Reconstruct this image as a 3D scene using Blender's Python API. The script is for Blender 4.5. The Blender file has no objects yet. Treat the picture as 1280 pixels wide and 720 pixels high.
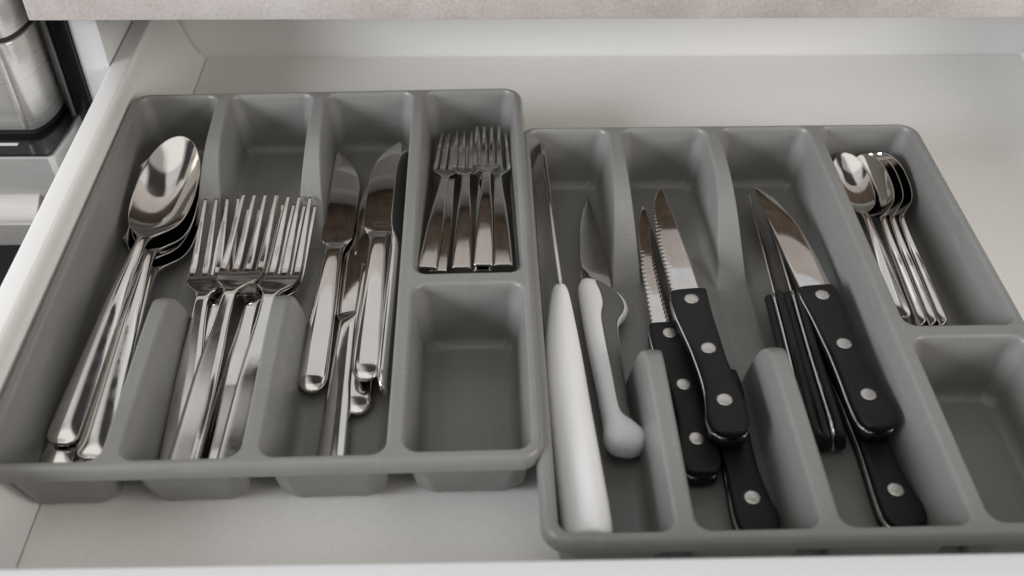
import bpy, bmesh, math, random
import numpy as np
from mathutils import Matrix, Vector

random.seed(4)
SC = bpy.context.scene
COL = SC.collection

# ------------------------------------------------------------------ camera
cam_d = bpy.data.cameras.new('camera')
cam = bpy.data.objects.new('camera', cam_d)
COL.objects.link(cam)
cr = Vector((0.9997, -0.0238, 0.0095)); cu = Vector((0.0094, 0.6832, 0.7302)); cf = Vector((0.0238, 0.7299, -0.6832))
cr.normalize(); cf = (cf - cr * cf.dot(cr)).normalized(); cu = cr.cross(cf)
CAM = Vector((0.2312, -0.7566, 0.4434))
cam.matrix_world = Matrix(((cr.x, cu.x, -cf.x, CAM.x), (cr.y, cu.y, -cf.y, CAM.y), (cr.z, cu.z, -cf.z, CAM.z), (0, 0, 0, 1)))
cam_d.sensor_width = 36.0
cam_d.lens = 36.0 * 1281.4 / 1280.0
cam_d.clip_start = 0.01
cam_d.clip_end = 60
cam_d.dof.use_dof = True
cam_d.dof.focus_distance = 0.63
cam_d.dof.aperture_fstop = 6.3
SC.camera = cam

# ------------------------------------------------------------------ light
world = bpy.data.worlds.new('World')
SC.world = world
world.use_nodes = True
nt = world.node_tree
bg = nt.nodes['Background']
tc = nt.nodes.new('ShaderNodeTexCoord')
sep = nt.nodes.new('ShaderNodeSeparateXYZ')
ramp = nt.nodes.new('ShaderNodeValToRGB')
mp = nt.nodes.new('ShaderNodeMapRange')
mp.inputs['From Min'].default_value = -1; mp.inputs['From Max'].default_value = 1
nt.links.new(tc.outputs['Generated'], sep.inputs[0])
nt.links.new(sep.outputs['Z'], mp.inputs['Value'])
nt.links.new(mp.outputs['Result'], ramp.inputs['Fac'])
wn = nt.nodes.new('ShaderNodeTexNoise'); wn.inputs['Scale'].default_value = 2.3; wn.inputs['Detail'].default_value = 0.6
wm = nt.nodes.new('ShaderNodeMapRange'); wm.interpolation_type = 'SMOOTHSTEP'
wm.inputs['From Min'].default_value = 0.43; wm.inputs['From Max'].default_value = 0.58
wm.inputs['To Min'].default_value = 0.12; wm.inputs['To Max'].default_value = 1.75
wv = nt.nodes.new('ShaderNodeVectorMath'); wv.operation = 'SCALE'
wo = nt.nodes.new('ShaderNodeVectorMath'); wo.operation = 'ADD'; wo.inputs[1].default_value = (7.3, -2.2, 5.0)
nt.links.new(tc.outputs['Generated'], wo.inputs[0]); nt.links.new(wo.outputs['Vector'], wn.inputs['Vector']); nt.links.new(wn.outputs['Fac'], wm.inputs['Value'])
nt.links.new(ramp.outputs['Color'], wv.inputs[0]); nt.links.new(wm.outputs['Result'], wv.inputs['Scale'])
nt.links.new(wv.outputs['Vector'], bg.inputs['Color'])
el = ramp.color_ramp.elements
el[0].position = 0.42; el[0].color = (0.10, 0.09, 0.085, 1)
el[1].position = 0.96; el[1].color = (0.70, 0.69, 0.68, 1)
for p_, c_ in ((0.50, 0.55), (0.60, 1.05), (0.76, 1.0), (0.88, 0.80)):
    e2 = el.new(p_); e2.color = (c_, c_ * 0.985, c_ * 0.965, 1)
bg.inputs['Strength'].default_value = 0.46

def area(name, loc, target, sx, sy, power, color):
    d = bpy.data.lights.new(name, 'AREA')
    d.shape = 'RECTANGLE'; d.size = sx; d.size_y = sy
    d.energy = power; d.color = color
    o = bpy.data.objects.new(name, d)
    COL.objects.link(o)
    o.location = loc
    o.rotation_euler = (Vector(target) - Vector(loc)).to_track_quat('-Z', 'Y').to_euler()
    return o

area('window_light', (-1.9, -1.45, 0.92), (0.3, -0.25, 0.04), 1.2, 0.8, 57, (0.89, 0.945, 1.0))
area('room_light', (2.35, -1.5, 0.98), (0.3, -0.25, 0.04), 1.5, 1.0, 31, (1.0, 0.955, 0.90))
area('overhead_fill', (0.25, -0.75, 1.95), (0.25, -0.74, 0.0), 2.4, 1.6, 3.5, (1.0, 0.965, 0.925))  # added weak overhead fill to lift the drawer floor, not a known lamp
area('back_reflection_fill', (0.4, 1.4, 1.75), (0.3, -0.6, 0.6), 2.0, 1.6, 5.5, (0.97, 0.985, 1.0))  # added bright panel for the steel to reflect, no known window there
SC.view_settings.view_transform = 'Standard'
SC.view_settings.look = 'None'
SC.view_settings.gamma = 1.0
SC.view_settings.exposure = 0.27

# ------------------------------------------------------------------ materials
def mat(name, base, rough=0.5, metal=0.0, spec=0.5, noise=None, bump=None, rnoise=None, coat=0.0):
    """noise = (scale, amount, stretch)  bump = (scale, distance)  rnoise = (scale, amount)"""
    m = bpy.data.materials.new(name); m.use_nodes = True
    t = m.node_tree; b = t.nodes['Principled BSDF']
    b.inputs['Base Color'].default_value = (*base, 1)
    b.inputs['Roughness'].default_value = rough
    b.inputs['Metallic'].default_value = metal
    b.inputs['Specular IOR Level'].default_value = spec
    b.inputs['Coat Weight'].default_value = coat
    co = t.nodes.new('ShaderNodeTexCoord')
    def ntex(scale, stretch=(1, 1, 1), detail=4.0):
        mpn = t.nodes.new('ShaderNodeMapping'); mpn.inputs['Scale'].default_value = stretch
        n = t.nodes.new('ShaderNodeTexNoise'); n.inputs['Scale'].default_value = scale; n.inputs['Detail'].default_value = detail
        t.links.new(co.outputs['Object'], mpn.inputs[0]); t.links.new(mpn.outputs[0], n.inputs['Vector'])
        return n
    if noise:
        n = ntex(noise[0], noise[2] if len(noise) > 2 else (1, 1, 1))
        r = t.nodes.new('ShaderNodeMapRange')
        r.inputs['From Min'].default_value = 0.3; r.inputs['From Max'].default_value = 0.7
        r.inputs['To Min'].default_value = 1 - noise[1]; r.inputs['To Max'].default_value = 1 + noise[1]
        mx = t.nodes.new('ShaderNodeVectorMath'); mx.operation = 'SCALE'
        mx.inputs[0].default_value = base
        t.links.new(n.outputs['Fac'], r.inputs['Value']); t.links.new(r.outputs['Result'], mx.inputs['Scale'])
        t.links.new(mx.outputs['Vector'], b.inputs['Base Color'])
    if rnoise:
        n = ntex(rnoise[0], rnoise[2] if len(rnoise) > 2 else (1, 1, 1), 6)
        r = t.nodes.new('ShaderNodeMapRange')
        r.inputs['From Min'].default_value = 0.3; r.inputs['From Max'].default_value = 0.75
        r.inputs['To Min'].default_value = max(0.01, rough - rnoise[1]); r.inputs['To Max'].default_value = rough + rnoise[1]
        t.links.new(n.outputs['Fac'], r.inputs['Value']); t.links.new(r.outputs['Result'], b.inputs['Roughness'])
    if bump:
        n = ntex(bump[0], bump[2] if len(bump) > 2 else (1, 1, 1), 3)
        bp = t.nodes.new('ShaderNodeBump'); bp.inputs['Distance'].default_value = bump[1]; bp.inputs['Strength'].default_value = 1
        t.links.new(n.outputs['Fac'], bp.inputs['Height']); t.links.new(bp.outputs['Normal'], b.inputs['Normal'])
    return m

M_TRAY = mat('grey_plastic', (0.200, 0.197, 0.186), 0.36, spec=0.5, noise=(14, 0.06), bump=(900, 0.00008), rnoise=(30, 0.07))
def scuffs(m, amount):
    t = m.node_tree; b = t.nodes['Principled BSDF']
    co = t.nodes.new('ShaderNodeTexCoord')
    acc = None
    for k, (rot, sc) in enumerate(((0.25, (30, 900, 30)), (1.2, (700, 24, 40)), (-0.7, (26, 760, 30)))):
        mp_ = t.nodes.new('ShaderNodeMapping'); mp_.inputs['Rotation'].default_value = (0, 0, rot); mp_.inputs['Scale'].default_value = sc
        n = t.nodes.new('ShaderNodeTexNoise'); n.inputs['Scale'].default_value = 1.0; n.inputs['Detail'].default_value = 1.0
        r = t.nodes.new('ShaderNodeMapRange'); r.inputs['From Min'].default_value = 0.66; r.inputs['From Max'].default_value = 0.74
        r.inputs['To Max'].default_value = amount
        t.links.new(co.outputs['Object'], mp_.inputs[0]); t.links.new(mp_.outputs[0], n.inputs['Vector']); t.links.new(n.outputs['Fac'], r.inputs['Value'])
        if acc is None: acc = r.outputs['Result']
        else:
            ad = t.nodes.new('ShaderNodeMath'); ad.operation = 'ADD'
            t.links.new(acc, ad.inputs[0]); t.links.new(r.outputs['Result'], ad.inputs[1]); acc = ad.outputs[0]
    src = b.inputs['Base Color'].links[0].from_socket
    mx = t.nodes.new('ShaderNodeMix'); mx.data_type = 'RGBA'
    t.links.new(acc, mx.inputs['Factor']); t.links.new(src, mx.inputs[6]); mx.inputs[7].default_value = (0.42, 0.42, 0.41, 1)
    t.links.new(mx.outputs[2], b.inputs['Base Color'])
scuffs(M_TRAY, 0.10)
M_STEEL = mat('polished_steel', (0.70, 0.675, 0.645), 0.085, 1.0, noise=(60, 0.04), rnoise=(120, 0.045), bump=(45, 0.00006))
M_BLADE = mat('blade_steel', (0.64, 0.62, 0.60), 0.055, 1.0, noise=(70, 0.04), rnoise=(60, 0.03, (0.3, 6, 1)), bump=(420, 0.000006, (0.06, 1, 1)))
M_BRUSHED = mat('brushed_steel', (0.66, 0.64, 0.615), 0.30, 0.65, noise=(1500, 0.02, (0.015, 0.015, 1)), rnoise=(900, 0.04, (0.02, 0.02, 1)))
M_RIVET = mat('rivet_metal', (0.62, 0.59, 0.55), 0.38, 1.0, rnoise=(700, 0.12), noise=(500, 0.12))
M_STAMP = mat('stamped_steel', (0.22, 0.21, 0.20), 0.4, 1.0, noise=(300, 0.1))
M_BLACK = mat('black_plastic', (0.009, 0.009, 0.0095), 0.46, spec=0.28, rnoise=(90, 0.08), bump=(1400, 0.00006))
M_WHITEP = mat('white_plastic', (0.80, 0.80, 0.80), 0.38, bump=(500, 0.00003), noise=(25, 0.02))
M_GRIP = mat('grey_rubber', (0.105, 0.105, 0.098), 0.6, bump=(1500, 0.00008))
M_LINER = mat('drawer_liner', (0.86, 0.835, 0.80), 0.55, spec=0.35, noise=(650, 0.035, (1, .35, 1)), bump=(1100, 0.00009))
M_WHITE = mat('white_lacquer', (0.63, 0.63, 0.63), 0.35, noise=(8, 0.012), bump=(600, 0.00002))
M_SIDE = mat('drawer_side_paint', (0.79, 0.775, 0.755), 0.42, noise=(10, 0.012), bump=(700, 0.00003))
M_DARK = mat('dark_gloss', (0.008, 0.008, 0.009), 0.16, noise=(9, 0.2))
M_BLACKM = mat('black_trim', (0.012, 0.012, 0.012), 0.55, noise=(60, 0.2))
M_GREYT = mat('grey_trim', (0.10, 0.10, 0.10), 0.3, metal=0.6)
M_FLOOR = mat('dark_floor', (0.05, 0.038, 0.03), 0.5, noise=(6, 0.25, (1, 8, 1)))

def stone():
    m = bpy.data.materials.new('beige_worktop'); m.use_nodes = True
    t = m.node_tree; b = t.nodes['Principled BSDF']; b.inputs['Roughness'].default_value = 0.5
    co = t.nodes.new('ShaderNodeTexCoord')
    n1 = t.nodes.new('ShaderNodeTexNoise'); n1.inputs['Scale'].default_value = 15; n1.inputs['Detail'].default_value = 8; n1.inputs['Roughness'].default_value = 0.65
    n2 = t.nodes.new('ShaderNodeTexNoise'); n2.inputs['Scale'].default_value = 420; n2.inputs['Detail'].default_value = 6
    t.links.new(co.outputs['Object'], n1.inputs['Vector']); t.links.new(co.outputs['Object'], n2.inputs['Vector'])
    r = t.nodes.new('ShaderNodeValToRGB'); e = r.color_ramp.elements
    e[0].position = 0.36; e[0].color = (0.41, 0.36, 0.333, 1)
    e[1].position = 0.66; e[1].color = (0.53, 0.485, 0.458, 1)
    k = e.new(0.5); k.color = (0.475, 0.427, 0.40, 1)
    mx = t.nodes.new('ShaderNodeMix'); mx.data_type = 'RGBA'; mx.blend_type = 'SOFT_LIGHT'; mx.inputs['Factor'].default_value = 0.5
    t.links.new(n1.outputs['Fac'], r.inputs['Fac'])
    t.links.new(r.outputs['Color'], mx.inputs[6]); t.links.new(n2.outputs['Fac'], mx.inputs[7])
    t.links.new(mx.outputs[2], b.inputs['Base Color'])
    return m
M_STONE = stone()

def chipboard():
    m = bpy.data.materials.new('chipboard'); m.use_nodes = True
    t = m.node_tree; b = t.nodes['Principled BSDF']; b.inputs['Roughness'].default_value = 0.7
    co = t.nodes.new('ShaderNodeTexCoord')
    n1 = t.nodes.new('ShaderNodeTexVoronoi'); n1.inputs['Scale'].default_value = 260
    n2 = t.nodes.new('ShaderNodeTexNoise'); n2.inputs['Scale'].default_value = 90; n2.inputs['Detail'].default_value = 6
    t.links.new(co.outputs['Object'], n1.inputs['Vector']); t.links.new(co.outputs['Object'], n2.inputs['Vector'])
    r = t.nodes.new('ShaderNodeValToRGB'); e = r.color_ramp.elements
    e[0].position = 0.3; e[0].color = (0.19, 0.135, 0.10, 1)
    e[1].position = 0.72; e[1].color = (0.36, 0.275, 0.21, 1)
    mx = t.nodes.new('ShaderNodeMix'); mx.data_type = 'RGBA'; mx.inputs['Factor'].default_value = 0.35
    t.links.new(n2.outputs['Fac'], r.inputs['Fac'])
    t.links.new(r.outputs['Color'], mx.inputs[6]); t.links.new(n1.outputs['Distance'], mx.inputs[7])
    mx.blend_type = 'SOFT_LIGHT'
    t.links.new(mx.outputs[2], b.inputs['Base Color'])
    return m
M_CHIP = chipboard()

# ------------------------------------------------------------------ helpers
def tag(o, label=None, cat=None, group=None, kind=None):
    if label: o['label'] = label
    if cat: o['category'] = cat
    if group: o['group'] = group
    if kind: o['kind'] = kind
    return o

def empty(name, label=None, cat=None, group=None, loc=(0, 0, 0)):
    o = bpy.data.objects.new(name, None); COL.objects.link(o)
    o.empty_display_size = 0.02
    o.location = loc
    return tag(o, label, cat, group)

def link(name, me, material, parent=None):
    o = bpy.data.objects.new(name, me); COL.objects.link(o)
    if material is not None and not me.materials:
        me.materials.append(material)
    if parent is not None:
        o.parent = parent
    return o

def mesh_py(name, verts, faces, smooth=True):
    me = bpy.data.meshes.new(name)
    me.from_pydata([tuple(map(float, v)) for v in verts], [], faces)
    me.validate(); me.update()
    if smooth:
        me.polygons.foreach_set('use_smooth', [True] * len(me.polygons))
    return me

def bake(me, sub=0, bevel=0, seg=2, angle=35):
    """apply bevel / subdivision and hand back a plain mesh"""
    o = bpy.data.objects.new('temp', me); COL.objects.link(o)
    if bevel:
        b = o.modifiers.new('b', 'BEVEL'); b.width = bevel; b.segments = seg
        b.limit_method = 'ANGLE'; b.angle_limit = math.radians(angle); b.harden_normals = False
    if sub:
        s = o.modifiers.new('s', 'SUBSURF'); s.levels = sub; s.render_levels = sub
    dg = bpy.context.evaluated_depsgraph_get()
    out = bpy.data.meshes.new_from_object(o.evaluated_get(dg))
    bpy.data.objects.remove(o)
    return out

def prism(name, outline, axis, a, b, bevel=0.0, seg=2, smooth=True):
    """extrude a closed 2D outline along x, y or z from a to b"""
    n = len(outline); V = []
    for t in (a, b):
        for p, q in outline:
            V.append({'x': (t, p, q), 'y': (p, t, q), 'z': (p, q, t)}[axis])
    F = [[i, (i + 1) % n, n + (i + 1) % n, n + i] for i in range(n)] + [list(range(n))[::-1], list(range(n, 2 * n))]
    me = mesh_py(name, V, F, False)
    bm = bmesh.new(); bm.from_mesh(me); bmesh.ops.recalc_face_normals(bm, faces=bm.faces); bm.to_mesh(me); bm.free()
    if bevel:
        me = bake(me, bevel=bevel, seg=seg, angle=28)
    if smooth:
        me.polygons.foreach_set('use_smooth', [True] * len(me.polygons))
        me.set_sharp_from_angle(angle=math.radians(40))
    return me

def box(name, x0, x1, y0, y1, z0, z1, bevel=0.0015, seg=3):
    return prism(name, [(x0, y0), (x1, y0), (x1, y1), (x0, y1)], 'z', z0, z1, bevel, seg)

# ------------------------------------------------------------------ setting: drawer, worktop, cabinet, oven
D = 0.6813                                   # inner width of the drawer
YF = -0.529                                  # inner face of the drawer front

fl = link('kitchen_floor', mesh_py('kitchen_floor', [(-3, -3, -0.62), (3, -3, -0.62), (3, 2, -0.62), (-3, 2, -0.62)], [(0, 1, 2, 3)]), M_FLOOR)
tag(fl, kind='structure')

drawer = empty('drawer', 'white kitchen drawer pulled out, holding the two grey cutlery trays', 'drawer')
link('drawer_base', box('drawer_base', 0.0008, D - 0.0008, YF, -0.0008, -0.012, 0.0, 0.0), M_LINER, drawer)
def side_profile(s, x0):
    pts = [(0.0, -0.012), (0.0, 0.0002), (-0.0016, 0.0016), (-0.0052, 0.0050), (-0.0085, 0.0105), (-0.0118, 0.0190), (-0.0145, 0.0287), (-0.0172, 0.0400),
           (-0.0182, 0.0480), (-0.0178, 0.0540), (-0.0168, 0.0580), (-0.0164, 0.0620), (-0.0166, 0.0648), (-0.0174, 0.0658), (-0.0184, 0.0661), (-0.0292, 0.0661), (-0.0302, 0.0655), (-0.0306, 0.0640), (-0.0306, -0.012)]
    out = [(x0 + s * p, z) for p, z in pts]
    return out
link('side_panel', prism('side_panel', side_profile(1, 0), 'y', YF, 0.0, 0.0006, 2), M_SIDE, drawer)
link('side_panel', prism('side_panel', side_profile(-1, D), 'y', YF, 0.0, 0.0006, 2), M_SIDE, drawer)
bp = [(0.0, -0.012), (0.0, 0.0002), (0.0006, 0.002), (0.0012, 0.006), (0.0022, 0.058), (0.0030, 0.063), (0.0045, 0.0645), (0.017, 0.0645), (0.017, -0.012)]
link('back_panel', prism('back_panel', bp, 'x', -0.0304, D + 0.0304, 0.0004, 2), M_SIDE, drawer)
link('front_panel', box('front_panel', -0.05, D + 0.05, YF - 0.019, YF, -0.10, 0.080, 0.0018, 4), M_WHITE, drawer)

top = empty('worktop', 'beige mottled stone-look worktop edge running above the back of the drawer', 'worktop', loc=(0, -0.15, 0.115))
o = link('slab', box('slab', -0.0625, 1.3, 0, 0.62, 0.0, 0.042, 0.0012, 2), M_STONE, top)
o = link('underside', box('underside', -0.0605, 1.298, 0.0035, 0.618, -0.0007, -0.0001, 0.0), M_CHIP, top)

cab = empty('cabinet', 'white base cabinet open above the drawer, its side panel beside the oven', 'cabinet', loc=(0, -0.122, -0.6))
link('side_panel', box('cabinet_side', -0.0507, -0.0313, 0, 0.58, 0, 0.7120, 0.0008, 2), M_WHITE, cab)
link('side_panel', box('cabinet_side2', D + 0.0313, D + 0.0507, 0, 0.58, 0, 0.7120, 0.0008, 2), M_WHITE, cab)
link('back_panel', box('cabinet_back', -0.0311, D + 0.0311, 0.572, 0.58, 0, 0.7120, 0.0), M_WHITE, cab)
link('top_rail', box('cabinet_rail', -0.0311, D + 0.0311, 0.026, 0.5, 0.6960, 0.7115, 0.0008, 2), M_WHITE, cab)

oven = empty('oven', 'brushed stainless steel oven with a black gap and lower drawer, left of the drawer', 'oven', loc=(0, 0, 0))
def round_front(x1, yf, yb, r=0.0, cx=0.012, cy=0.013, xl=-0.75):
    """plan outline of a front with a big rounded right-hand corner"""
    pts = [(xl, yb), (xl, yf)]
    for k in range(9):
        a = k / 8 * math.pi / 2
        pts.append((x1 - cx + cx * math.sin(a), yf + cy - cy * math.cos(a)))
    pts.append((x1, yb))
    return pts
# lower steel drawer, its dark ledge, pull bar
link('drawer_front', prism('oven_lower', [(-0.75, -0.10), (-0.75, -0.1767), (-0.0690, -0.1767), (-0.0655, -0.1735), (-0.0615, -0.142), (-0.0615, -0.10)], 'z', -0.052, 0.0262, 0.0008, 2), M_BRUSHED, oven)
link('dark_ledge', prism('oven_ledge', [(-0.75, -0.102), (-0.75, -0.1745), (-0.0695, -0.1745), (-0.0672, -0.172), (-0.0635, -0.143), (-0.0635, -0.102)], 'z', 0.0263, 0.0280, 0.0), M_DARK, oven)
hd = [(-0.1767, -0.004), (-0.1935, -0.013), (-0.1965, -0.016), (-0.1965, -0.0345), (-0.194, -0.037), (-0.1767, -0.0385)]
pull = link('pull_bar', prism('oven_pull', hd, 'x', -0.75, -0.0830, 0.0010, 2), M_BRUSHED, oven)
link('ledge_trim', prism('ledge_trim', [(-0.165, 0.0282), (-0.163, 0.0295), (-0.161, 0.0282)], 'x', -0.75, -0.092, 0.0003, 2), M_BRUSHED, oven)
# door above the ledge, then the seam, then the upper panel
link('door', prism('oven_door', round_front(-0.0725, -0.152, -0.098, cx=0.013, cy=0.036), 'z', 0.0325, 0.0990, 0.0008, 2), M_BRUSHED, oven)
link('door_seal', prism('oven_seal', round_front(-0.0735, -0.1505, -0.098, cx=0.013, cy=0.036), 'z', 0.0281, 0.0324, 0.0), M_BLACKM, oven)
link('panel_gap', prism('oven_gap', round_front(-0.0735, -0.1500, -0.098, cx=0.013, cy=0.036), 'z', 0.0991, 0.1029, 0.0), M_BLACKM, oven)
link('upper_panel', prism('oven_upper', round_front(-0.0725, -0.152, -0.098, cx=0.013, cy=0.036), 'z', 0.1030, 0.150, 0.0008, 2), M_BRUSHED, oven)
link('door_ridge', prism('oven_ridge', [(-0.0905, -0.1518), (-0.0898, -0.1538), (-0.0880, -0.1538), (-0.0873, -0.1518)], 'z', 0.034, 0.0975, 0.0004, 2), M_BRUSHED, oven)
link('side_frame', box('oven_frame', -0.0690, -0.0511, -0.1245, 0.4, -0.5, 0.14, 0.0005, 2), M_DARK, oven)
fr = [(-0.0645 + 0.0018 * math.cos(a / 12 * 2 * math.pi), -0.1268 + 0.0018 * math.sin(a / 12 * 2 * math.pi)) for a in range(12)]
link('frame_rod', prism('oven_rod', fr, 'z', 0.0281, 0.14, 0.0), M_GREYT, oven)
link('plinth', box('oven_plinth', -0.75, -0.0620, -0.12, 0.4, -0.6, -0.0525, 0.0), M_BLACKM, oven)

# ------------------------------------------------------------------ cutlery trays
H = 47.2; W2, L2 = 137.6, 165.0
def tray_mesh():
    opens = [(-130.3, -76.2, -158.8, 159.8), (-67.2, -9.4, -158.8, 159.8), (-0.4, 60.6, -158.8, 159.8), (68.6, 131.0, -31, 160.2), (68.6, 131.0, -157.8, -40)]
    def axis(lo, hi, edges, extra):
        xs = [lo]
        def step(x):
            s = 2.2
            for e, sg in edges:
                t = (x - e) * sg
                if -2.5 <= t <= 3: s = min(s, 0.4)
                elif -4 < t < 13.5: s = min(s, 0.6)
                elif -7 < t < 18: s = min(s, 1.1)
            for a, b, v in extra:
                if a <= x <= b: s = min(s, v)
            return s
        while xs[-1] < hi:
            xs.append(xs[-1] + step(xs[-1] + 0.2))
        xs[-1] = hi
        return np.array(xs)
    xe = [(o[0], 1) for o in opens] + [(o[1], -1) for o in opens]
    ye = [(o[2], 1) for o in opens] + [(o[3], -1) for o in opens]
    xs = axis(-W2 - 0.5, W2 + 0.5, xe, [(-W2 - 1, -W2 + 5, .42), (W2 - 5, W2 + 1, .42), (-W2, -W2 + 15, .8), (W2 - 15, W2, .8)])
    ys = axis(-L2 - 0.5, L2 + 0.5, ye, [(-L2 - 1, -L2 + 5, .42), (L2 - 5, L2 + 1, .42), (-55, -14, .8), (40, 56, .8), (56, 165, 1.5), (L2 - 15, L2, .8)])
    X, Y = np.meshgrid(xs, ys, indexing='ij')
    smin = lambda a, b, k: np.minimum(a, b) - np.maximum(k - np.abs(a - b), 0) ** 2 / (4 * k)
    smax = lambda a, b, k: np.maximum(a, b) + np.maximum(k - np.abs(a - b), 0) ** 2 / (4 * k)
    # height of the two scooped dividers along y
    py = np.array([-300, -80, -64, -54, -47.5, -43, -39.2, -36, -33.4, -31.0, -29.0, -27.2, -25.6, -24, 43.5, 44, 50, 56, 63, 70, 76, 82, 88, 95, 103, 112, 124, 136, 148, 157, 400])
    pz = np.array([53, 50.5, 48.6, 47.0, 45.3, 43.2, 40.2, 36.2, 31.2, 24.8, 17.6, 9.6, 4, -10, -10, 1.2, 5.4, 9.3, 14.2, 19.6, 24.5, 29.2, 33.2, 37.2, 40.6, 43.2, 45.2, 46.4, 47.6, 50, 60.])
    gy = np.arange(-166, 166.1, .5)
    soft = np.convolve(np.pad(np.interp(gy, py, pz), 3, 'edge'), np.ones(7) / 7, 'valid')
    def scoop(xk):
        dxk = np.clip(np.abs(X - xk), 0, 10.5)
        back = 11.0 - np.sqrt(121.0 - dxk ** 2)                   # the front piece ends in a half-round nose
        return np.where(Y > 40, np.interp(Y, py, pz), np.interp(np.minimum(Y + back, 40), gy, soft))
    def well(o, grow, fz, base):
        x0, x1, y0, y1 = o[0] - grow, o[1] + grow, o[2] - grow, o[3] + grow
        d = np.stack([X - x0, x1 - X, Y - y0, y1 - Y])
        run = np.array([5.2, 5.2, 9.5, 4.6])
        w = np.exp(-np.clip(d, -5, 60) / 5.0)
        r = (w * run[:, None, None]).sum(0) / w.sum(0)
        dx = np.minimum(d[0], d[1]); dy = np.minimum(d[2], d[3])
        ra = 8.0 + grow
        a = np.maximum(ra - dx, 0); b = np.maximum(ra - dy, 0)
        d0 = np.where((a > 0) & (b > 0), ra - np.sqrt(a * a + b * b), np.minimum(dx, dy))
        ra = ra + 0.95 * np.clip(d0, 0, 9)                        # corners grow rounder towards the floor
        a = np.maximum(ra - dx, 0); b = np.maximum(ra - dy, 0)
        dd = np.where((a > 0) & (b > 0), ra - np.sqrt(a * a + b * b), np.minimum(dx, dy))
        phi = np.arctan2(base - fz, r)
        rf = 6.5 + grow * 0.5                                     # fillet at the floor
        rr = 1.9                                                  # rounded top edge
        z = base - (base - fz) * dd / r
        z = np.where(dd > r, fz, z)
        xc = r + rf * np.tan(phi / 2)
        arc = fz + rf - np.sqrt(np.maximum(rf ** 2 - np.clip(xc - dd, 0, rf) ** 2, 0))
        z = np.where((dd > xc - rf * np.sin(phi)) & (dd < xc), arc, z)
        xt = -rr * np.tan(phi / 2)
        arc2 = base - rr + np.sqrt(np.maximum(rr ** 2 - np.clip(dd - xt, 0, rr) ** 2, 0))
        z = np.where((dd > xt) & (dd < xt + rr * np.sin(phi)), arc2, z)
        z = np.where(dd <= xt, base, z)
        return z, z
    def surface(grow, fz, base, drop):
        Z = np.full_like(X, 1e3)
        for o in opens:
            z, _ = well(o, grow, fz, base)
            Z = np.minimum(Z, z)
        Z = np.minimum(Z, base)
        for lo, hi, xk in ((-112, -38.0, -71.7), (-38.0, 40, -4.9)):
            m = (X > lo) & (X < hi)
            c = smin(Z, np.maximum(scoop(xk) - drop, fz), 4.5)
            Z = np.where(m, c, Z)
        return Z
    Zt = surface(0.0, 2.3, H, 0.0)
    Zb = surface(1.8, 0.0, H - 2.0, 2.0)
    Zb = np.minimum(Zb, Zt - 1.2)
    # outline of the rim, rounded corners and rolled lip
    R = 14.0
    def osdf(x, y):
        qx = np.abs(x) - (W2 - R); qy = np.abs(y) - (L2 - R)
        return np.minimum(np.maximum(qx, qy), 0) + np.hypot(np.maximum(qx, 0), np.maximum(qy, 0)) - R
    S = osdf(X, Y)
    roll = 3.6
    t = np.clip((S + roll) / roll, 0, 1)
    lip = 7.6 * (1 - np.sqrt(np.maximum(1 - t ** 2, 0)))
    Zt = Zt - lip
    Zb = np.where(S > -1.5, H - 7.9, np.where(S > -3.2, np.minimum(Zb, H - 2 - 5.9 * np.clip((S + 3.2) / 1.7, 0, 1)), Zb))
    nx, ny = X.shape
    inside = S <= 0.0
    f = inside
    keep = f[:-1, :-1] | f[1:, :-1] | f[:-1, 1:] | f[1:, 1:]
    # snap outside vertices of kept cells to the outline
    out = S > -0.12
    e = 1e-3
    gx = (osdf(X + e, Y) - S) / e; gy = (osdf(X, Y + e) - S) / e
    gl = np.maximum(np.hypot(gx, gy), 1e-6)
    Xs = np.where(out, X - S * gx / gl, X); Ys = np.where(out, Y - S * gy / gl, Y)
    Zt = np.where(out, H - 7.6, Zt)
    idx = np.arange(nx * ny).reshape(nx, ny)
    ii, jj = np.where(keep)
    a = idx[ii, jj]; b = idx[ii + 1, jj]; c = idx[ii + 1, jj + 1]; d = idx[ii, jj + 1]
    ft = np.stack([a, b, c, d], 1)
    N = nx * ny
    fb = np.stack([d, c, b, a], 1) + N
    # border edges joined top to bottom
    kp = np.pad(keep, 1)
    side = []
    for i, j in zip(ii, jj):
        if not kp[i + 1, j]: side.append((idx[i, j], idx[i + 1, j]))
        if not kp[i + 1, j + 2]: side.append((idx[i + 1, j + 1], idx[i, j + 1]))
        if not kp[i, j + 1]: side.append((idx[i, j + 1], idx[i, j]))
        if not kp[i + 2, j + 1]: side.append((idx[i + 1, j], idx[i + 1, j + 1]))
    fs = np.array([(q, p, p + N, q + N) for p, q in side])
    V = np.concatenate([np.stack([Xs, Ys, Zt], -1).reshape(-1, 3), np.stack([Xs, Ys, Zb], -1).reshape(-1, 3)]) / 1000
    F = np.concatenate([ft, fb, fs])
    used = np.unique(F); mp_ = np.full(len(V), -1); mp_[used] = np.arange(len(used))
    V = V[used]; F = mp_[F]
    me = bpy.data.meshes.new('cutlery_tray')
    me.vertices.add(len(V)); me.vertices.foreach_set('co', V.ravel())
    me.loops.add(F.size); me.loops.foreach_set('vertex_index', F.ravel())
    me.polygons.add(len(F)); me.polygons.foreach_set('loop_start', np.arange(0, F.size, 4)); me.polygons.foreach_set('loop_total', np.full(len(F), 4))
    me.polygons.foreach_set('use_smooth', [True] * len(F))
    me.update(); me.validate()
    return me
TM = tray_mesh()

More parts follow.
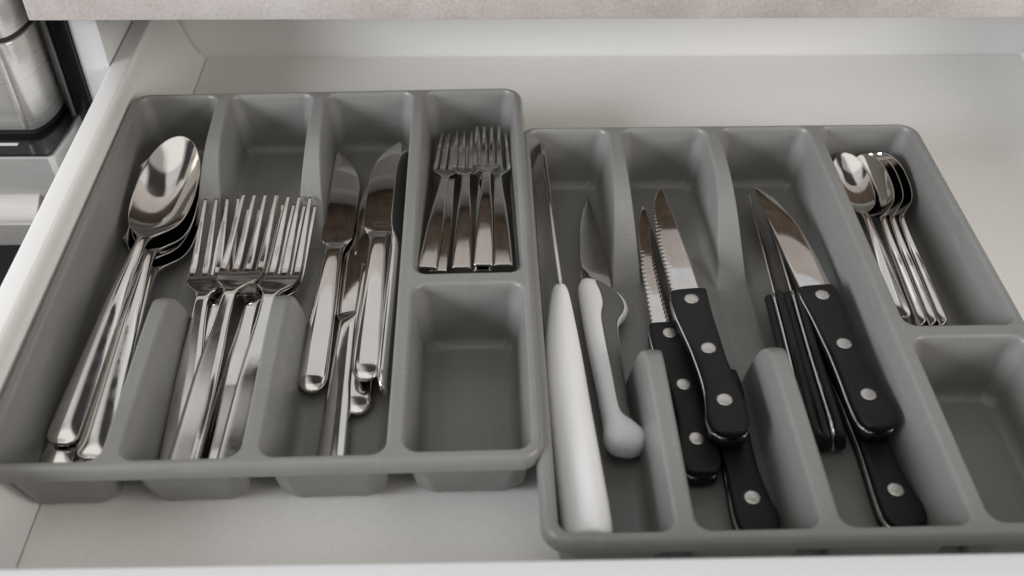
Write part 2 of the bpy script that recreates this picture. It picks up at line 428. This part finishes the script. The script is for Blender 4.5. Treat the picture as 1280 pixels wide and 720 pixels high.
def frame(x, y, rot, tilt):
    ex = Vector((math.cos(rot), math.sin(rot), tilt)).normalized()
    ey = Vector((-math.sin(rot), math.cos(rot), 0)).normalized()
    ez = ex.cross(ey)
    return Matrix(((ex.x, ey.x, ez.x, x), (ex.y, ey.y, ez.y, y), (ex.z, ey.z, ez.z, tilt * 0.1376), (0, 0, 0, 1)))
FR = {'L': frame(0.1209, -0.2924, 0.0054, 0.0123), 'R': frame(0.3910, -0.3355, 0.0072, 0.0)}
tl = link('cutlery_tray', TM, M_TRAY); tl.matrix_world = FR['L']
tag(tl, 'grey plastic cutlery tray holding the table spoons, forks and all-steel table knives', 'cutlery tray', 'grey plastic cutlery trays')
tr = link('cutlery_tray', TM, M_TRAY); tr.matrix_world = FR['R']
tag(tr, 'grey plastic cutlery tray holding the black-handled and white-handled knives and teaspoons', 'cutlery tray', 'grey plastic cutlery trays')

# ------------------------------------------------------------------ flatware shapes (millimetres, handle end at y = 0, pointing along +y)
def cub(xs, ys, x):
    """smooth (monotone cubic) interpolation"""
    xs = np.asarray(xs, float); ys = np.asarray(ys, float)
    h = np.diff(xs); dl = np.diff(ys) / h
    m = np.zeros(len(xs)); m[1:-1] = np.where(dl[:-1] * dl[1:] > 0, 2 * dl[:-1] * dl[1:] / (dl[:-1] + dl[1:] + 1e-12), 0)
    m[0], m[-1] = dl[0], dl[-1]
    x = np.clip(x, xs[0], xs[-1])
    i = np.clip(np.searchsorted(xs, x) - 1, 0, len(h) - 1)
    t = (x - xs[i]) / h[i]
    return ((2*t**3-3*t**2+1)*ys[i] + (t**3-2*t**2+t)*h[i]*m[i] + (-2*t**3+3*t**2)*ys[i+1] + (t**3-t**2)*h[i]*m[i+1])

def plate(name, XT, YT, ZT, TH, keep=None, sub=1):
    """closed thin shape from a grid of top points and a thickness grid; keep masks cells"""
    n, m = XT.shape
    idx = np.arange(n * m).reshape(n, m); N = n * m
    if keep is None: keep = np.ones((n - 1, m - 1), bool)
    F = []
    kp = np.pad(keep, 1)
    for i in range(n - 1):
        for j in range(m - 1):
            if not keep[i, j]: continue
            a, b, c, d = idx[i, j], idx[i, j + 1], idx[i + 1, j + 1], idx[i + 1, j]
            F.append((a, b, c, d)); F.append((d + N, c + N, b + N, a + N))
            if not kp[i, j + 1]: F.append((b, a, a + N, b + N))
            if not kp[i + 2, j + 1]: F.append((d, c, c + N, d + N))
            if not kp[i + 1, j]: F.append((a, d, d + N, a + N))
            if not kp[i + 1, j + 2]: F.append((c, b, b + N, c + N))
    V = np.concatenate([np.stack([XT, YT, ZT], -1).reshape(-1, 3), np.stack([XT, YT, ZT - TH], -1).reshape(-1, 3)]) / 1000
    F = np.array(F); used = np.unique(F); mp_ = np.full(len(V), -1); mp_[used] = np.arange(len(used))
    me = mesh_py(name, V[used], [tuple(f) for f in mp_[F].tolist()])
    if sub:
        me = bake(me, sub=sub)
        me.polygons.foreach_set('use_smooth', [True] * len(me.polygons))
    me.name = name
    return me

def loft(name, st, n=24, caps=True, exp=2.6, sub=0):
    """st rows: y, xc, zc, half width, half height"""
    V = []; F = []
    for y, xc, zc, hw, hh in st:
        for k in range(n):
            a = 2 * math.pi * k / n; c, s = math.cos(a), math.sin(a)
            V.append((xc + hw * math.copysign(abs(c) ** (2 / exp), c), y, zc + hh * math.copysign(abs(s) ** (2 / exp), s)))
    for i in range(len(st) - 1):
        for k in range(n):
            F.append((i * n + k, i * n + (k + 1) % n, (i + 1) * n + (k + 1) % n, (i + 1) * n + k)[::-1])
    F.append(tuple(range(n))); F.append(tuple(range((len(st) - 1) * n, len(st) * n))[::-1])
    me = mesh_py(name, np.array(V) / 1000, F)
    bm = bmesh.new(); bm.from_mesh(me); bmesh.ops.recalc_face_normals(bm, faces=bm.faces); bm.to_mesh(me); bm.free()
    if sub: me = bake(me, sub=sub)
    me.polygons.foreach_set('use_smooth', [True] * len(me.polygons))
    me.set_sharp_from_angle(angle=math.radians(50))
    return me

U = np.array([-1, -.93, -.8, -.6, -.4, -.2, 0, .2, .4, .6, .8, .93, 1.0])
def spoon_mesh(L=246.0, bw=20.2, bl=92.0, hw=8.6, dep=7.6, k=1.0):
    yb = L - bl                                                   # start of the bowl
    # handle rows with a rounded end, bowl rows packed towards the tip
    yh = np.concatenate([hw * (1 - np.cos(np.linspace(0.25, math.pi / 2, 6))) * 0.8, np.linspace(12, yb - 16, 16), np.linspace(yb - 10, yb, 4)])
    th = np.linspace(0.10, 1.0, 26)
    ybw = yb + bl * (1 - np.cos(th * math.pi)) / 2
    ys = np.concatenate([yh, ybw[2:-1], [L - 0.25]])
    w = cub([0, 10, 50, yb * 0.6, yb - 26, yb - 8, yb], [hw, hw, hw * 0.86, hw * 0.66, hw * 0.46, hw * 0.42, hw * 0.50], ys)
    e = np.clip(ys / (hw * 0.8), 0, 1); w = w * np.where(ys < hw * .8, np.sqrt(np.clip(1 - (1 - e) ** 2, 0.05, 1)), 1)
    s = np.clip((ys - yb) / bl, 0, 1)
    egg = cub([0, .04, .10, .18, .30, .45, .58, .70, .80, .88, .94, .975, 1], [.19, .30, .56, .78, .94, 1.0, .995, .945, .84, .68, .50, .33, .04], s)
    w = np.where(ys >= yb, np.maximum(bw * egg, 0.6), w)
    zc = cub([0, 25, 75, yb * .68, yb - 12, yb + 4, yb + 18, yb + 40, L], [1.5, 4.0, 9.0, 12.2, 13.4, 12.0, 9.6, 12.2, 24.5], ys)
    q_ = np.clip((s - 0.03) / 0.97, 0, 1); d = np.clip(4 * q_ * (1 - q_), 0, 1) ** 0.9
    dish = np.where(s > 0, dep * d, 0)
    X = w[:, None] * U[None, :]
    Y = np.repeat(ys[:, None], len(U), 1)
    crown = 1.9 * np.clip(1 - s * 14, 0, 1) * np.clip(ys / 10, .3, 1)
    Z = zc[:, None] - dish[:, None] * (1 - U[None, :] ** 2) + crown[:, None] * (1 - np.abs(U[None, :]) ** 2.0)
    t0 = cub([0, 30, yb - 15, yb + 14, L], [2.2, 2.6, 3.2, 1.5, 1.2], ys)
    T = t0[:, None] * (1 - 0.25 * np.abs(U[None, :]) ** 4)
    T = T + (crown * .8)[:, None] * (1 - np.abs(U[None, :]) ** 2.0)
    return plate('spoon', X * k, Y * k, Z * k, T * k)

def fork_mesh(L=222.0, hd=14.4, hw=7.8, tine=67.0, sh=21.0, kx=1.0, k=1.0, nz=17.0, tz=16.6):
    tb = L - tine; ns = tb - sh
    g = 0.70                                                      # gap / tine ratio
    tw = 2 / (4 + 3 * g)
    cols = []
    x = -1.0
    for q in range(4):
        cols += [x, x + tw * .18, x + tw * .5, x + tw * .82, x + tw]
        if q < 3: cols += [x + tw + tw * g * .5]
        x += tw * (1 + g)
    Uf = np.array(cols)
    ys = np.concatenate([[0, 0.8, 2.2, 6], np.linspace(16, ns - 14, 13), np.linspace(ns - 8, tb - 3, 10), [tb - 0.8, tb + 1.0], np.linspace(tb + 6, L - 6, 9), [L - 2, L]])
    w = cub([0, 0.8, 3, 25, ns * .6, ns - 16, ns - 2, ns + 5, ns + 10, ns + 15, tb - 1, tb + 20, L],
            [hw * .86, hw * .97, hw, hw * .98, hw * .78, hw * .52, hw * .50, hw * .8, hd * .80, hd * .95, hd, hd * .985, hd * .93], ys)
    zc = cub([0, 25, ns * .5, ns - 22, ns - 6, ns + 4, ns + 12, tb - 4, tb + 4, tb + 18, L - 22, L], [2, 2 + (nz - 2) * .14, 2 + (nz - 2) * .54, 2 + (nz - 2) * .90, nz, nz * .93, min(11.4, nz * .8), min(8.2, nz * .6), min(7.6, nz * .55), min(9.0, nz * .8), 7.6 + (tz - 7.6) * .62, tz], ys)
    X = w[:, None] * Uf[None, :] * kx
    # tines taper towards their points
    tap = np.clip((ys - tb - 8) / (tine - 8), 0, 1)
    Y = np.repeat(ys[:, None], len(Uf), 1)
    for q in range(4):
        j = slice(q * 6, q * 6 + 5); c = q * 6 + 2
        X[:, j] = X[:, [c]] + (X[:, j] - X[:, [c]]) * (1 - 0.46 * tap[:, None])
    crown = np.where(ys < ns, 0.7, 0.7 * np.clip(1 - (ys - ns) / 8, 0, 1)); dish = 0.7 * np.clip((ys - ns) / 10, 0, 1) * np.clip(1 - (ys - tb + 4) / 30, 0, 1)
    Z = zc[:, None] + crown[:, None] * (1 - np.abs(Uf[None, :]) ** 6) + dish[:, None] * (np.abs(Uf[None, :]) ** 2 - .5)
    T = np.repeat(cub([0, 40, ns, tb, L - 20, L], [2.4, 2.6, 3.3, 2.0, 1.9, 1.2], ys)[:, None], len(Uf), 1)
    keep = np.ones((len(ys) - 1, len(Uf) - 1), bool)
    for q in range(3):
        keep[ys[:-1] >= tb - 0.9, q * 6 + 4] = False; keep[ys[:-1] >= tb - 0.9, q * 6 + 5] = False
    return plate('fork', X * k, Y * k, Z * k, T * k, keep)

def blade_mesh(name, y0, y1, left, right, t_sp=1.6, t_ed=0.25, spine='r', n=44, serr=None, zc=0.0, bow=0.0):
    """flat blade between two edge curves; left / right are lists of (y, x); serr = (amplitude, pitch) on the left edge"""
    ys = np.concatenate([np.linspace(y0, y1 - 8, n), y1 - 8 * (1 - np.linspace(0.12, 1, 9)) ** 1.6])
    if serr: ys = np.linspace(y0, y1, n)
    l = cub([p[0] for p in left], [p[1] for p in left], ys); r = cub([p[0] for p in right], [p[1] for p in right], ys)
    if serr:
        ph = ((ys - y0) / serr[1]) % 1.0
        wave = serr[0] * (1 - np.abs(np.sin(ph * math.pi))) * (ys > y0 + 4) * (ys < y1 - 6)
    u = np.array([0, .06, .16, .30, .5, .7, .85, .95, 1.0])
    X = l[:, None] + (r - l)[:, None] * u[None, :]
    if serr: X[:, 0] += wave; X[:, 1] += wave * .5
    Y = np.repeat(ys[:, None], len(u), 1)
    prof = cub([0, .16, .3, 1], [t_ed, t_sp * .9, t_sp, t_sp], u) if serr else cub([0, .30, .6, 1], [t_ed, t_sp * .8, t_sp, t_sp], u) if spine == 'r' else cub([0, .4, .7, 1], [t_sp, t_sp, t_sp * .8, t_ed], u)
    T = np.repeat(prof[None, :], len(ys), 0)
    T[-4:] *= np.array([.9, .8, .7, .6])[:, None]
    bz = bow * ((ys - y0) / (y1 - y0)) ** 2
    return plate(name, X, Y, zc + bz[:, None] + T / 2, T, None, 0 if serr else 1)

# ------------------------------------------------------------------ placing
def pose(frm, end, tip, roll=0.0, lz=(0.0, 0.0)):
    a = Vector(end) / 1000; b = Vector(tip) / 1000
    b = b - Vector((0, 0, 1)) * (lz[1] - lz[0]) / 1000 if abs(roll) < 30 else b
    y = (b - a).normalized()
    z = Vector((0, 0, 1)); z = (z - y * z.dot(y)).normalized()
    z = Matrix.Rotation(math.radians(roll), 3, y) @ z
    x = y.cross(z)
    a = a - z * (lz[0] if abs(roll) < 30 else 0.0) / 1000
    m = Matrix(((x.x, y.x, z.x, a.x), (x.y, y.y, z.y, a.y), (x.z, y.z, z.z, a.z), (0, 0, 0, 1)))
    return FR[frm] @ m

def put_mesh(name, me, material, frm, end, tip, roll, label, cat, group, lz=(0.0, 0.0)):
    o = link(name, me, material)
    o.matrix_world = pose(frm, end, tip, roll, lz)
    return tag(o, label, cat, group)

def put_tree(proto, frm, end, tip, roll, label):
    """copy a thing with its parts"""
    r = proto.copy(); COL.objects.link(r)
    for ch in list(proto.children):
        c = ch.copy(); COL.objects.link(c); c.parent = r
    r.matrix_world = pose(frm, end, tip, roll)
    r['label'] = label
    return r

# --- table spoons
SP = spoon_mesh()
G = 'steel table spoons stacked in the left compartment'
for end, tip, roll, lab in [
    ((-115.3, -122.3, 14.0), (-97.7, 121.7, 39.0), 3, 'steel table spoon lying on top of the stack, its whole bowl showing'),
    ((-98.1, -129.9, 10.3), (-100.2, 114.8, 33.5), 4, 'steel table spoon under the top one, neck and bowl rim showing to its right'),
    ((-104.1, -119.0, 8.4), (-115.6, 126.3, 21.4), 3, 'steel table spoon whose bowl peeks out at the left of the top bowl'),
    ((-117.7, -133.3, 6.7), (-97.8, 110.5, 28.5), 5, 'steel table spoon fourth in the stack, its handle end just below the leftmost end'),
    ((-99.3, -139.2, 5.2), (-97.4, 90.2, 24.3), 1, 'steel table spoon lowest in the stack, only a sliver of bowl rim visible')]:
    put_mesh('table_spoon', SP, M_STEEL, 'L', end, tip, roll, lab, 'spoon', G, (1, 24.5))

# --- table forks
FK = fork_mesh(216.0, 13.7, 7.8, 65.0, 25.0, nz=13.0)
G = 'steel table forks in the second compartment'
for end, tip, roll, lab in [
    ((-47.6, -145.1, 17.0), (-36.8, 70.3, 28.0), 0, 'steel table fork on top in the middle, its pale flat handle fully visible'),
    ((-54.1, -142.0, 9.6), (-63.0, 73.3, 22.9), 0, 'steel table fork at the left of the pile next to the spoons'),
    ((-25.0, -143.3, 9.6), (-16.6, 71.9, 24.5), 4, 'steel table fork at the right of the pile, head leaning on the divider'),
    ((-36.0, -145.5, 6.6), (-26.8, 69.8, 18.5), 2, 'steel table fork under the middle fork, dark handle just right of it'),
    ((-29.0, -145.8, 5.6), (-13.0, 69.0, 19.5), 2, 'steel table fork hidden under the right-hand fork, tines showing between its tines'),
    ((-53.0, -144.6, 5.3), (-51.0, 70.8, 16.4), 4, 'steel table fork at the bottom of the pile under the left and middle forks')]:
    put_mesh('table_fork', FK, M_STEEL, 'L', end, tip, roll, lab, 'fork', G, (1, 16.0))

# --- all-steel table knives
def table_knife():
    r = empty('table_knife', '', 'knife', 'all-steel table knives in the third compartment')
    hl = 124.0
    st = []
    for y, hw, hh in [(0, 1.2, 0.6), (0.7, 3.4, 1.2), (2.2, 5.4, 1.9), (4.8, 7.2, 2.6), (8.5, 8.4, 3.3), (13, 8.7, 3.7), (30, 8.4, 3.8), (70, 7.2, 3.6), (105, 6.2, 3.4), (116, 6.0, 3.2), (120, 6.4, 2.6), (hl, 7.6, 1.7), (hl + 3, 8.0, 1.0)]:
        st.append((y, 0, 0, hw, hh))
    link('handle', loft('knife_handle', st, 28, exp=2.7, sub=1), M_STEEL, r)
    bl = blade_mesh('knife_blade', hl - 2, 224, [(hl - 2, -6), (hl + 4, -9.5), (hl + 10, -11.2), (hl + 30, -11.4), (180, -11.0), (196, -8.8), (208, -4.6), (216, -0.2), (221, 4.0), (224, 7.4)],
                    [(hl - 2, 6), (hl + 3, 8.5), (hl + 8, 9.3), (205, 9.8), (218, 9.6), (222, 9.0), (224, 7.5)], 1.9, 0.5, 'r', 36, bow=0)
    link('blade', bl, M_BLADE, r)
    return r
tk = table_knife()
KN = [((42.3, -85.0, 17.0), (42.1, 139.0, 19.0), 2, 'steel table knife on top, broad blade with pale and brown reflections'),
      ((11.0, -85.6, 9.0), (13.8, 138.4, 11.0), 184, 'steel table knife at the left of its compartment, dark blade against the divider'),
      ((53.0, -92.4, 13.8), (54.5, 130.3, 23.2), 72, 'steel table knife standing on edge against the right wall of the compartment'),
      ((37.2, -100.5, 6.6), (36.0, 123.4, 9.5), 3, 'steel table knife under the top one, only its bright handle end showing'),
      ((26.8, -147.7, 7.0), (27.0, 75.2, 8.5), -14, 'steel table knife lying farthest forward, handle reaching under the front rim')]
for i, (end, tip, roll, lab) in enumerate(KN):
    if i == 0:
        tk.matrix_world = pose('L', end, tip, roll); tk['label'] = lab
    else:
        put_tree(tk, 'L', end, tip, roll, lab)

# small stamped frame on the uppermost blade
oval = [(1.2 + 5.2 * math.copysign(abs(math.cos(a)) ** .5, math.cos(a)), 132.5 + 2.6 * math.copysign(abs(math.sin(a)) ** .5, math.sin(a))) for a in np.linspace(0, 2 * math.pi, 28, endpoint=False)]
inner = [(1.2 + (x - 1.2) * .86, 132.5 + (y - 132.5) * .74) for x, y in oval]
V = [(x / 1000, y / 1000, 0.00101) for x, y in oval + inner]
mk = link('stamped_mark', mesh_py('stamped_mark', V, [(k, (k + 1) % 28, 28 + (k + 1) % 28, 28 + k) for k in range(28)]), M_STAMP, tk)

# --- dessert forks
DF = fork_mesh(222, 14.4, 8.3, 60, 20, 0.92, 0.74, 6.5, 10.0)
G = 'small steel dessert forks in the upper right compartment'
for end, tip, roll, lab in [
    ((108.3, -20.2, 41.9), (112.8, 143.2, 28.1), 0, 'small dessert fork on top of the pile, head highest at the right'),
    ((75.3, -16.1, 37.3), (87.7, 146.3, 20.2), 2, 'small dessert fork leftmost in the pile, handle slanting against the divider'),
    ((81.2, -15.3, 33.5), (90.9, 147.6, 17.3), 0, 'small dessert fork second from the left, only a strip of its handle showing'),
    ((95.5, -17.7, 37.9), (98.6, 145.5, 22.8), 0, 'small dessert fork in the middle, broad dark handle and head on the left'),
    ((107.7, -14.1, 32.0), (108.2, 149.3, 17.9), 0, 'small dessert fork below the top one, handle end peeking out under it'),
    ((120.1, -17.0, 38.7), (117.5, 145.9, 19.9), 1, 'small dessert fork rightmost in the pile beside the tray wall')]:
    put_mesh('dessert_fork', DF, M_STEEL, 'L', end, tip, roll, lab, 'fork', G, (0.6, 7.4))

# --- teaspoons
TS = spoon_mesh(246.0, 21.4, 94.0, 9.2, 7.6, 0.60)
G = 'steel teaspoons in the upper right compartment of the right tray'
for end, tip, roll, lab in [
    ((88.2, 7.1, 14.3), (90.0, 156.0, 29.5), -4, 'steel teaspoon on top at the left, its whole bowl visible'),
    ((98.3, 4.2, 9.1), (108.0, 150.7, 18.5), -40, 'steel teaspoon second from the left, partly under the topmost one'),
    ((105.2, 5.1, 8.4), (114.0, 151.4, 18.5), -40, 'steel teaspoon third from the left, only the right rim of its bowl showing'),
    ((112.1, 5.5, 7.6), (120.0, 151.6, 18.5), -40, 'steel teaspoon lowest of the row, outermost at the right of the row')]:
    put_mesh('teaspoon', TS, M_STEEL, 'R', end, tip, roll, lab, 'teaspoon', G, (0.6, 14.7))

# --- black-handled riveted knives
def rivet_mesh():
    pts = []
    prof = [(0.1, 6.95), (3.2, 6.9), (4.05, 6.7), (4.3, 6.4), (4.3, -6.4), (4.05, -6.7), (3.2, -6.9), (0.1, -6.95)]
    n = 24; V = []; F = []
    for r, z in prof:
        for k in range(n):
            a = 2 * math.pi * k / n; V.append((r * math.cos(a), r * math.sin(a), z))
    for i in range(len(prof) - 1):
        for k in range(n): F.append((i * n + k, (i + 1) * n + k, (i + 1) * n + (k + 1) % n, i * n + (k + 1) % n))
    F.append(tuple(range(n))); F.append(tuple(range((len(prof) - 1) * n, len(prof) * n))[::-1])
    me = mesh_py('rivet', np.array(V) / 1000, F)
    me.set_sharp_from_angle(angle=math.radians(40))
    return me
RV = rivet_mesh()
HL = [(0, -2), (0.6, -6), (2.2, -9), (6, -11.6), (12, -12.4), (22, -10.4), (40, -8.8), (62, -9.8), (82, -12.2), (96, -13.8), (105, -13.6), (110, -13.0)]
HR = [(0, 2), (0.6, 5), (2.2, 7.2), (6, 9.2), (12, 10.0), (22, 9.6), (40, 8.2), (62, 7.2), (84, 7.2), (104, 8.0), (110, 8.2)]
def handle_scale(sgn):
    st = []
    ys = np.concatenate([[0, .5, 1.4, 3, 5.5, 9], np.linspace(14, 108, 16), [109.4, 110]])
    for y in ys:
        l = cub([p[0] for p in HL], [p[1] for p in HL], y); r = cub([p[0] for p in HR], [p[1] for p in HR], y)
        h = 2.9 * (0.6 if y in (0, 110) else 0.88 if y in (.5, 109.4) else 1.0)
        st.append((y, (l + r) / 2, sgn * (0.85 + h), (r - l) / 2 - (0.3 if y in (0, 110) else 0), h))
    return loft('handle_scale', st, 28, exp=3.6)
SCT, SCB = handle_scale(1), handle_scale(-1)
def riveted_knife(name, cat, L, left, right, serr, spine='r'):
    r = empty(name, '', cat, 'black-handled riveted kitchen knives')
    n = 300 if serr else 44
    link('blade', blade_mesh('blade', 109.6, L, left, right, 1.7, 0.3, spine, n, serr), M_BLADE, r)
    ys = np.linspace(1, 110, 24)
    l = cub([p[0] for p in HL], [p[1] for p in HL], ys) - 0.06; rr = cub([p[0] for p in HR], [p[1] for p in HR], ys) + 0.06
    u = np.array([0, .1, .5, .9, 1.0])
    X = l[:, None] + (rr - l)[:, None] * u[None]; Y = np.repeat(ys[:, None], 5, 1)
    link('tang', plate('tang', X, Y, np.full_like(X, 0.83), np.full_like(X, 1.66), None, 0), M_BLADE, r)
    link('handle_scale', SCT, M_BLACK, r); link('handle_scale', SCB, M_BLACK, r)
    for y, x in ((22, -0.8), (60, -1.2), (100, -2.6)):
        v = link('rivet', RV, M_RIVET, r); v.location = (x / 1000, y / 1000, 0)
    return r
GK = 'black-handled riveted kitchen knives'
steak = riveted_knife('steak_knife', 'knife', 214, [(109.6, -11.6), (130, -11.6), (160, -11.3), (185, -9.6), (200, -7.2), (209, -4), (214, -0.6)],
                      [(109.6, 5.4), (130, 5.2), (160, 4.2), (185, 3.0), (200, 2.0), (209, 1.2), (214, 0.3)], (0.9, 3.6))
steak.matrix_world = pose('R', (-34.0, -91.6, 26.6), (-42.9, 122.2, 24.5), -3)
steak['label'] = 'serrated steak knife with black riveted handle lying on top in the second compartment'
narrow = riveted_knife('steak_knife', 'knife', 226, [(109.6, -11.0), (150, -10.4), (185, -9.2), (205, -7.2), (218, -3.8), (226, -0.4)],
                       [(109.6, 4.6), (150, 4.8), (185, 4.2), (205, 2.6), (218, 1.2), (226, 0.3)], (0.8, 3.8))
narrow.matrix_world = pose('R', (-49.8, -105.0, 11.2), (-53.4, 121.0, 11.0), 0)
narrow['label'] = 'narrow serrated steak knife left of the top one, its pale blade leaning at the divider'
put_tree(steak, 'R', (-28.6, -141.7, 9.4), (-36.9, 72.2, 9.1), 180, 'steak knife beneath the other two, handle end with one rivet by the front rim')
pare = riveted_knife('kitchen_knife', 'knife', 214, [(109.6, -13.8), (112, -14.2), (140, -14.6), (165, -13.6), (185, -10.6), (200, -6.2), (209, -2.2), (214, 2.2)],
                     [(109.6, 5.6), (140, 5.4), (170, 5.1), (200, 4.8), (210, 4.4), (214, 3.4)], None)
pare.matrix_world = pose('R', (43.4, -87.7, 24.0), (25.0, 125.5, 22.5), 180)
pare['label'] = 'kitchen knife lying flat with three rivets on top in the third compartment'
put_tree(pare, 'R', (11.6, -85.0, 13.6), (21.4, 129.0, 12.5), -122, 'kitchen knife standing on edge against the divider, straight metal tang line upward')
put_tree(pare, 'R', (22.0, -86.0, 14.0), (28.0, 128.0, 15.0), -102, 'kitchen knife standing on edge in the middle, between the flat one and the divider')
put_tree(pare, 'R', (45.2, -138.9, 9.8), (37.0, 75.0, 6.0), 180, 'kitchen knife lowest in the third compartment, handle end with one rivet at the front')

# --- white-handled knives
big = empty('bread_knife', 'large knife with thick white handle, thin blade standing on edge', 'knife', 'white-handled knives in the first compartment')
st = []
for y, xc, hw, hh in [(3.0, 0, 9.6, 9), (4.0, 0, 11.4, 11), (7, 0, 12.2, 12), (20, 0, 12.4, 12.4), (60, -1.3, 12.2, 12.6), (95, -2.2, 12.0, 12.6), (120, -1.8, 11.2, 12.2), (145, -0.4, 8.6, 11.2), (160, 0.6, 6.8, 10), (170, 1.2, 5.6, 9), (175, 1.5, 4.6, 7.8), (177, 1.6, 3.0, 5.6), (177.6, 1.6, 1.2, 3)]:
    st.append((y, xc, 0, hw, hh))
link('handle', loft('bread_handle', st, 36, exp=2.3, sub=1), M_WHITEP, big)
bb = blade_mesh('bread_blade', 172, 316, [(172, -10), (200, -12), (270, -11), (300, -6), (312, 1), (316, 6)], [(172, 9), (250, 9), (300, 9), (316, 8)], 2.8, 0.6, 'r', 40)
o = link('blade', bb, M_BLADE, big); o.rotation_euler = (0, math.radians(-90), 0); o.location = (0.0016, 0, 0)
big.matrix_world = pose('R', (-114.6, -155.9, 27.5), (-121.9, 160.0, 29.0), 0)

chef = empty('chef_knife', 'short knife with white handle, grey grip inlay and knobbed end, dark pointed blade', 'knife', 'white-handled knives in the first compartment')
HLw = [(0, 2), (0.8, -3), (3, -6.2), (9, -8.4), (18, -7.6), (40, -8.6), (70, -10.8), (100, -12.6), (120, -13.4), (131, -13.0), (134, -11.0), (135, -8)]
HRw = [(0, 5), (0.8, 9.0), (3, 12.0), (8, 15.0), (13, 13.4), (17, 9.0), (22, 6.6), (30, 6.4), (50, 6.8), (80, 7.0), (94, 7.8), (100, 9.8), (106, 14.2), (112, 16.4), (119, 15.2), (126, 9.5), (131, 2.0), (134, -4), (135, -6)]
st = []
for y in np.concatenate([[0, .5, 1.5, 3, 6, 9, 12, 16, 19, 22, 26], np.linspace(32, 92, 12), [96, 100, 103, 106, 110, 114, 118, 122, 126, 130, 133, 134.5, 135]]):
    l = cub([p[0] for p in HLw], [p[1] for p in HLw], y); r = cub([p[0] for p in HRw], [p[1] for p in HRw], y)
    hh = cub([0, 1, 4, 10, 16, 26, 90, 118, 131, 135], [2.5, 5.4, 8, 9.4, 8.4, 7.6, 7.8, 7.2, 6.2, 3.0], y)
    st.append((y, (l + r) / 2, 0, (r - l) / 2, hh))
link('handle', loft('chef_handle', st, 32, exp=2.6), M_WHITEP, chef)
ys = np.linspace(15.5, 131, 46)
lx0 = cub([p[0] for p in HLw], [p[1] for p in HLw], ys); rx0 = cub([p[0] for p in HRw], [p[1] for p in HRw], ys)
gl2 = lx0 + (rx0 - lx0) * cub([15.5, 18, 22, 30, 50, 90, 118, 127, 131], [.84, .62, .50, .44, .42, .40, .38, .42, .60], ys)
gr2 = lx0 + (rx0 - lx0) * cub([15.5, 18, 22, 30, 50, 100, 112, 122, 131], [.90, .965, .975, .98, .97, .93, .87, .83, .72], ys)
uu = np.linspace(0, 1, 9)
X = gl2[:, None] + (gr2 - gl2)[:, None] * uu[None]; Y = np.repeat(ys[:, None], 9, 1)
hz = cub([0, 10, 16, 26, 90, 118, 131], [9, 9.4, 8.4, 7.6, 7.8, 7.2, 6.2], ys)
lx = cub([p[0] for p in HLw], [p[1] for p in HLw], ys); rx = cub([p[0] for p in HRw], [p[1] for p in HRw], ys)
nrm = np.clip(np.abs((X - ((lx + rx) / 2)[:, None]) / ((rx - lx) / 2)[:, None]), 0, 0.995)
Z = hz[:, None] * (1 - nrm ** 2.6) ** (1 / 2.6) + 0.55
link('grip_inlay', plate('grip', X, Y, Z, np.full_like(X, 2.5), None, 1), M_GRIP, chef)
cb = blade_mesh('chef_blade', 128, 229, [(128, -12.4), (150, -11.8), (185, -8.6), (205, -5.4), (220, -2.2), (229, 0)], [(128, 9.0), (140, 9.2), (165, 7.8), (190, 5.4), (212, 2.8), (229, 0.8)], 1.8, 0.3, 'r', 40)
o = link('blade', cb, M_BLADE, chef); o.rotation_euler = (0, math.radians(12), 0)
chef.matrix_world = pose('R', (-91.6, -90.9, 17.0), (-90.2, 130.7, 8.0), 12)
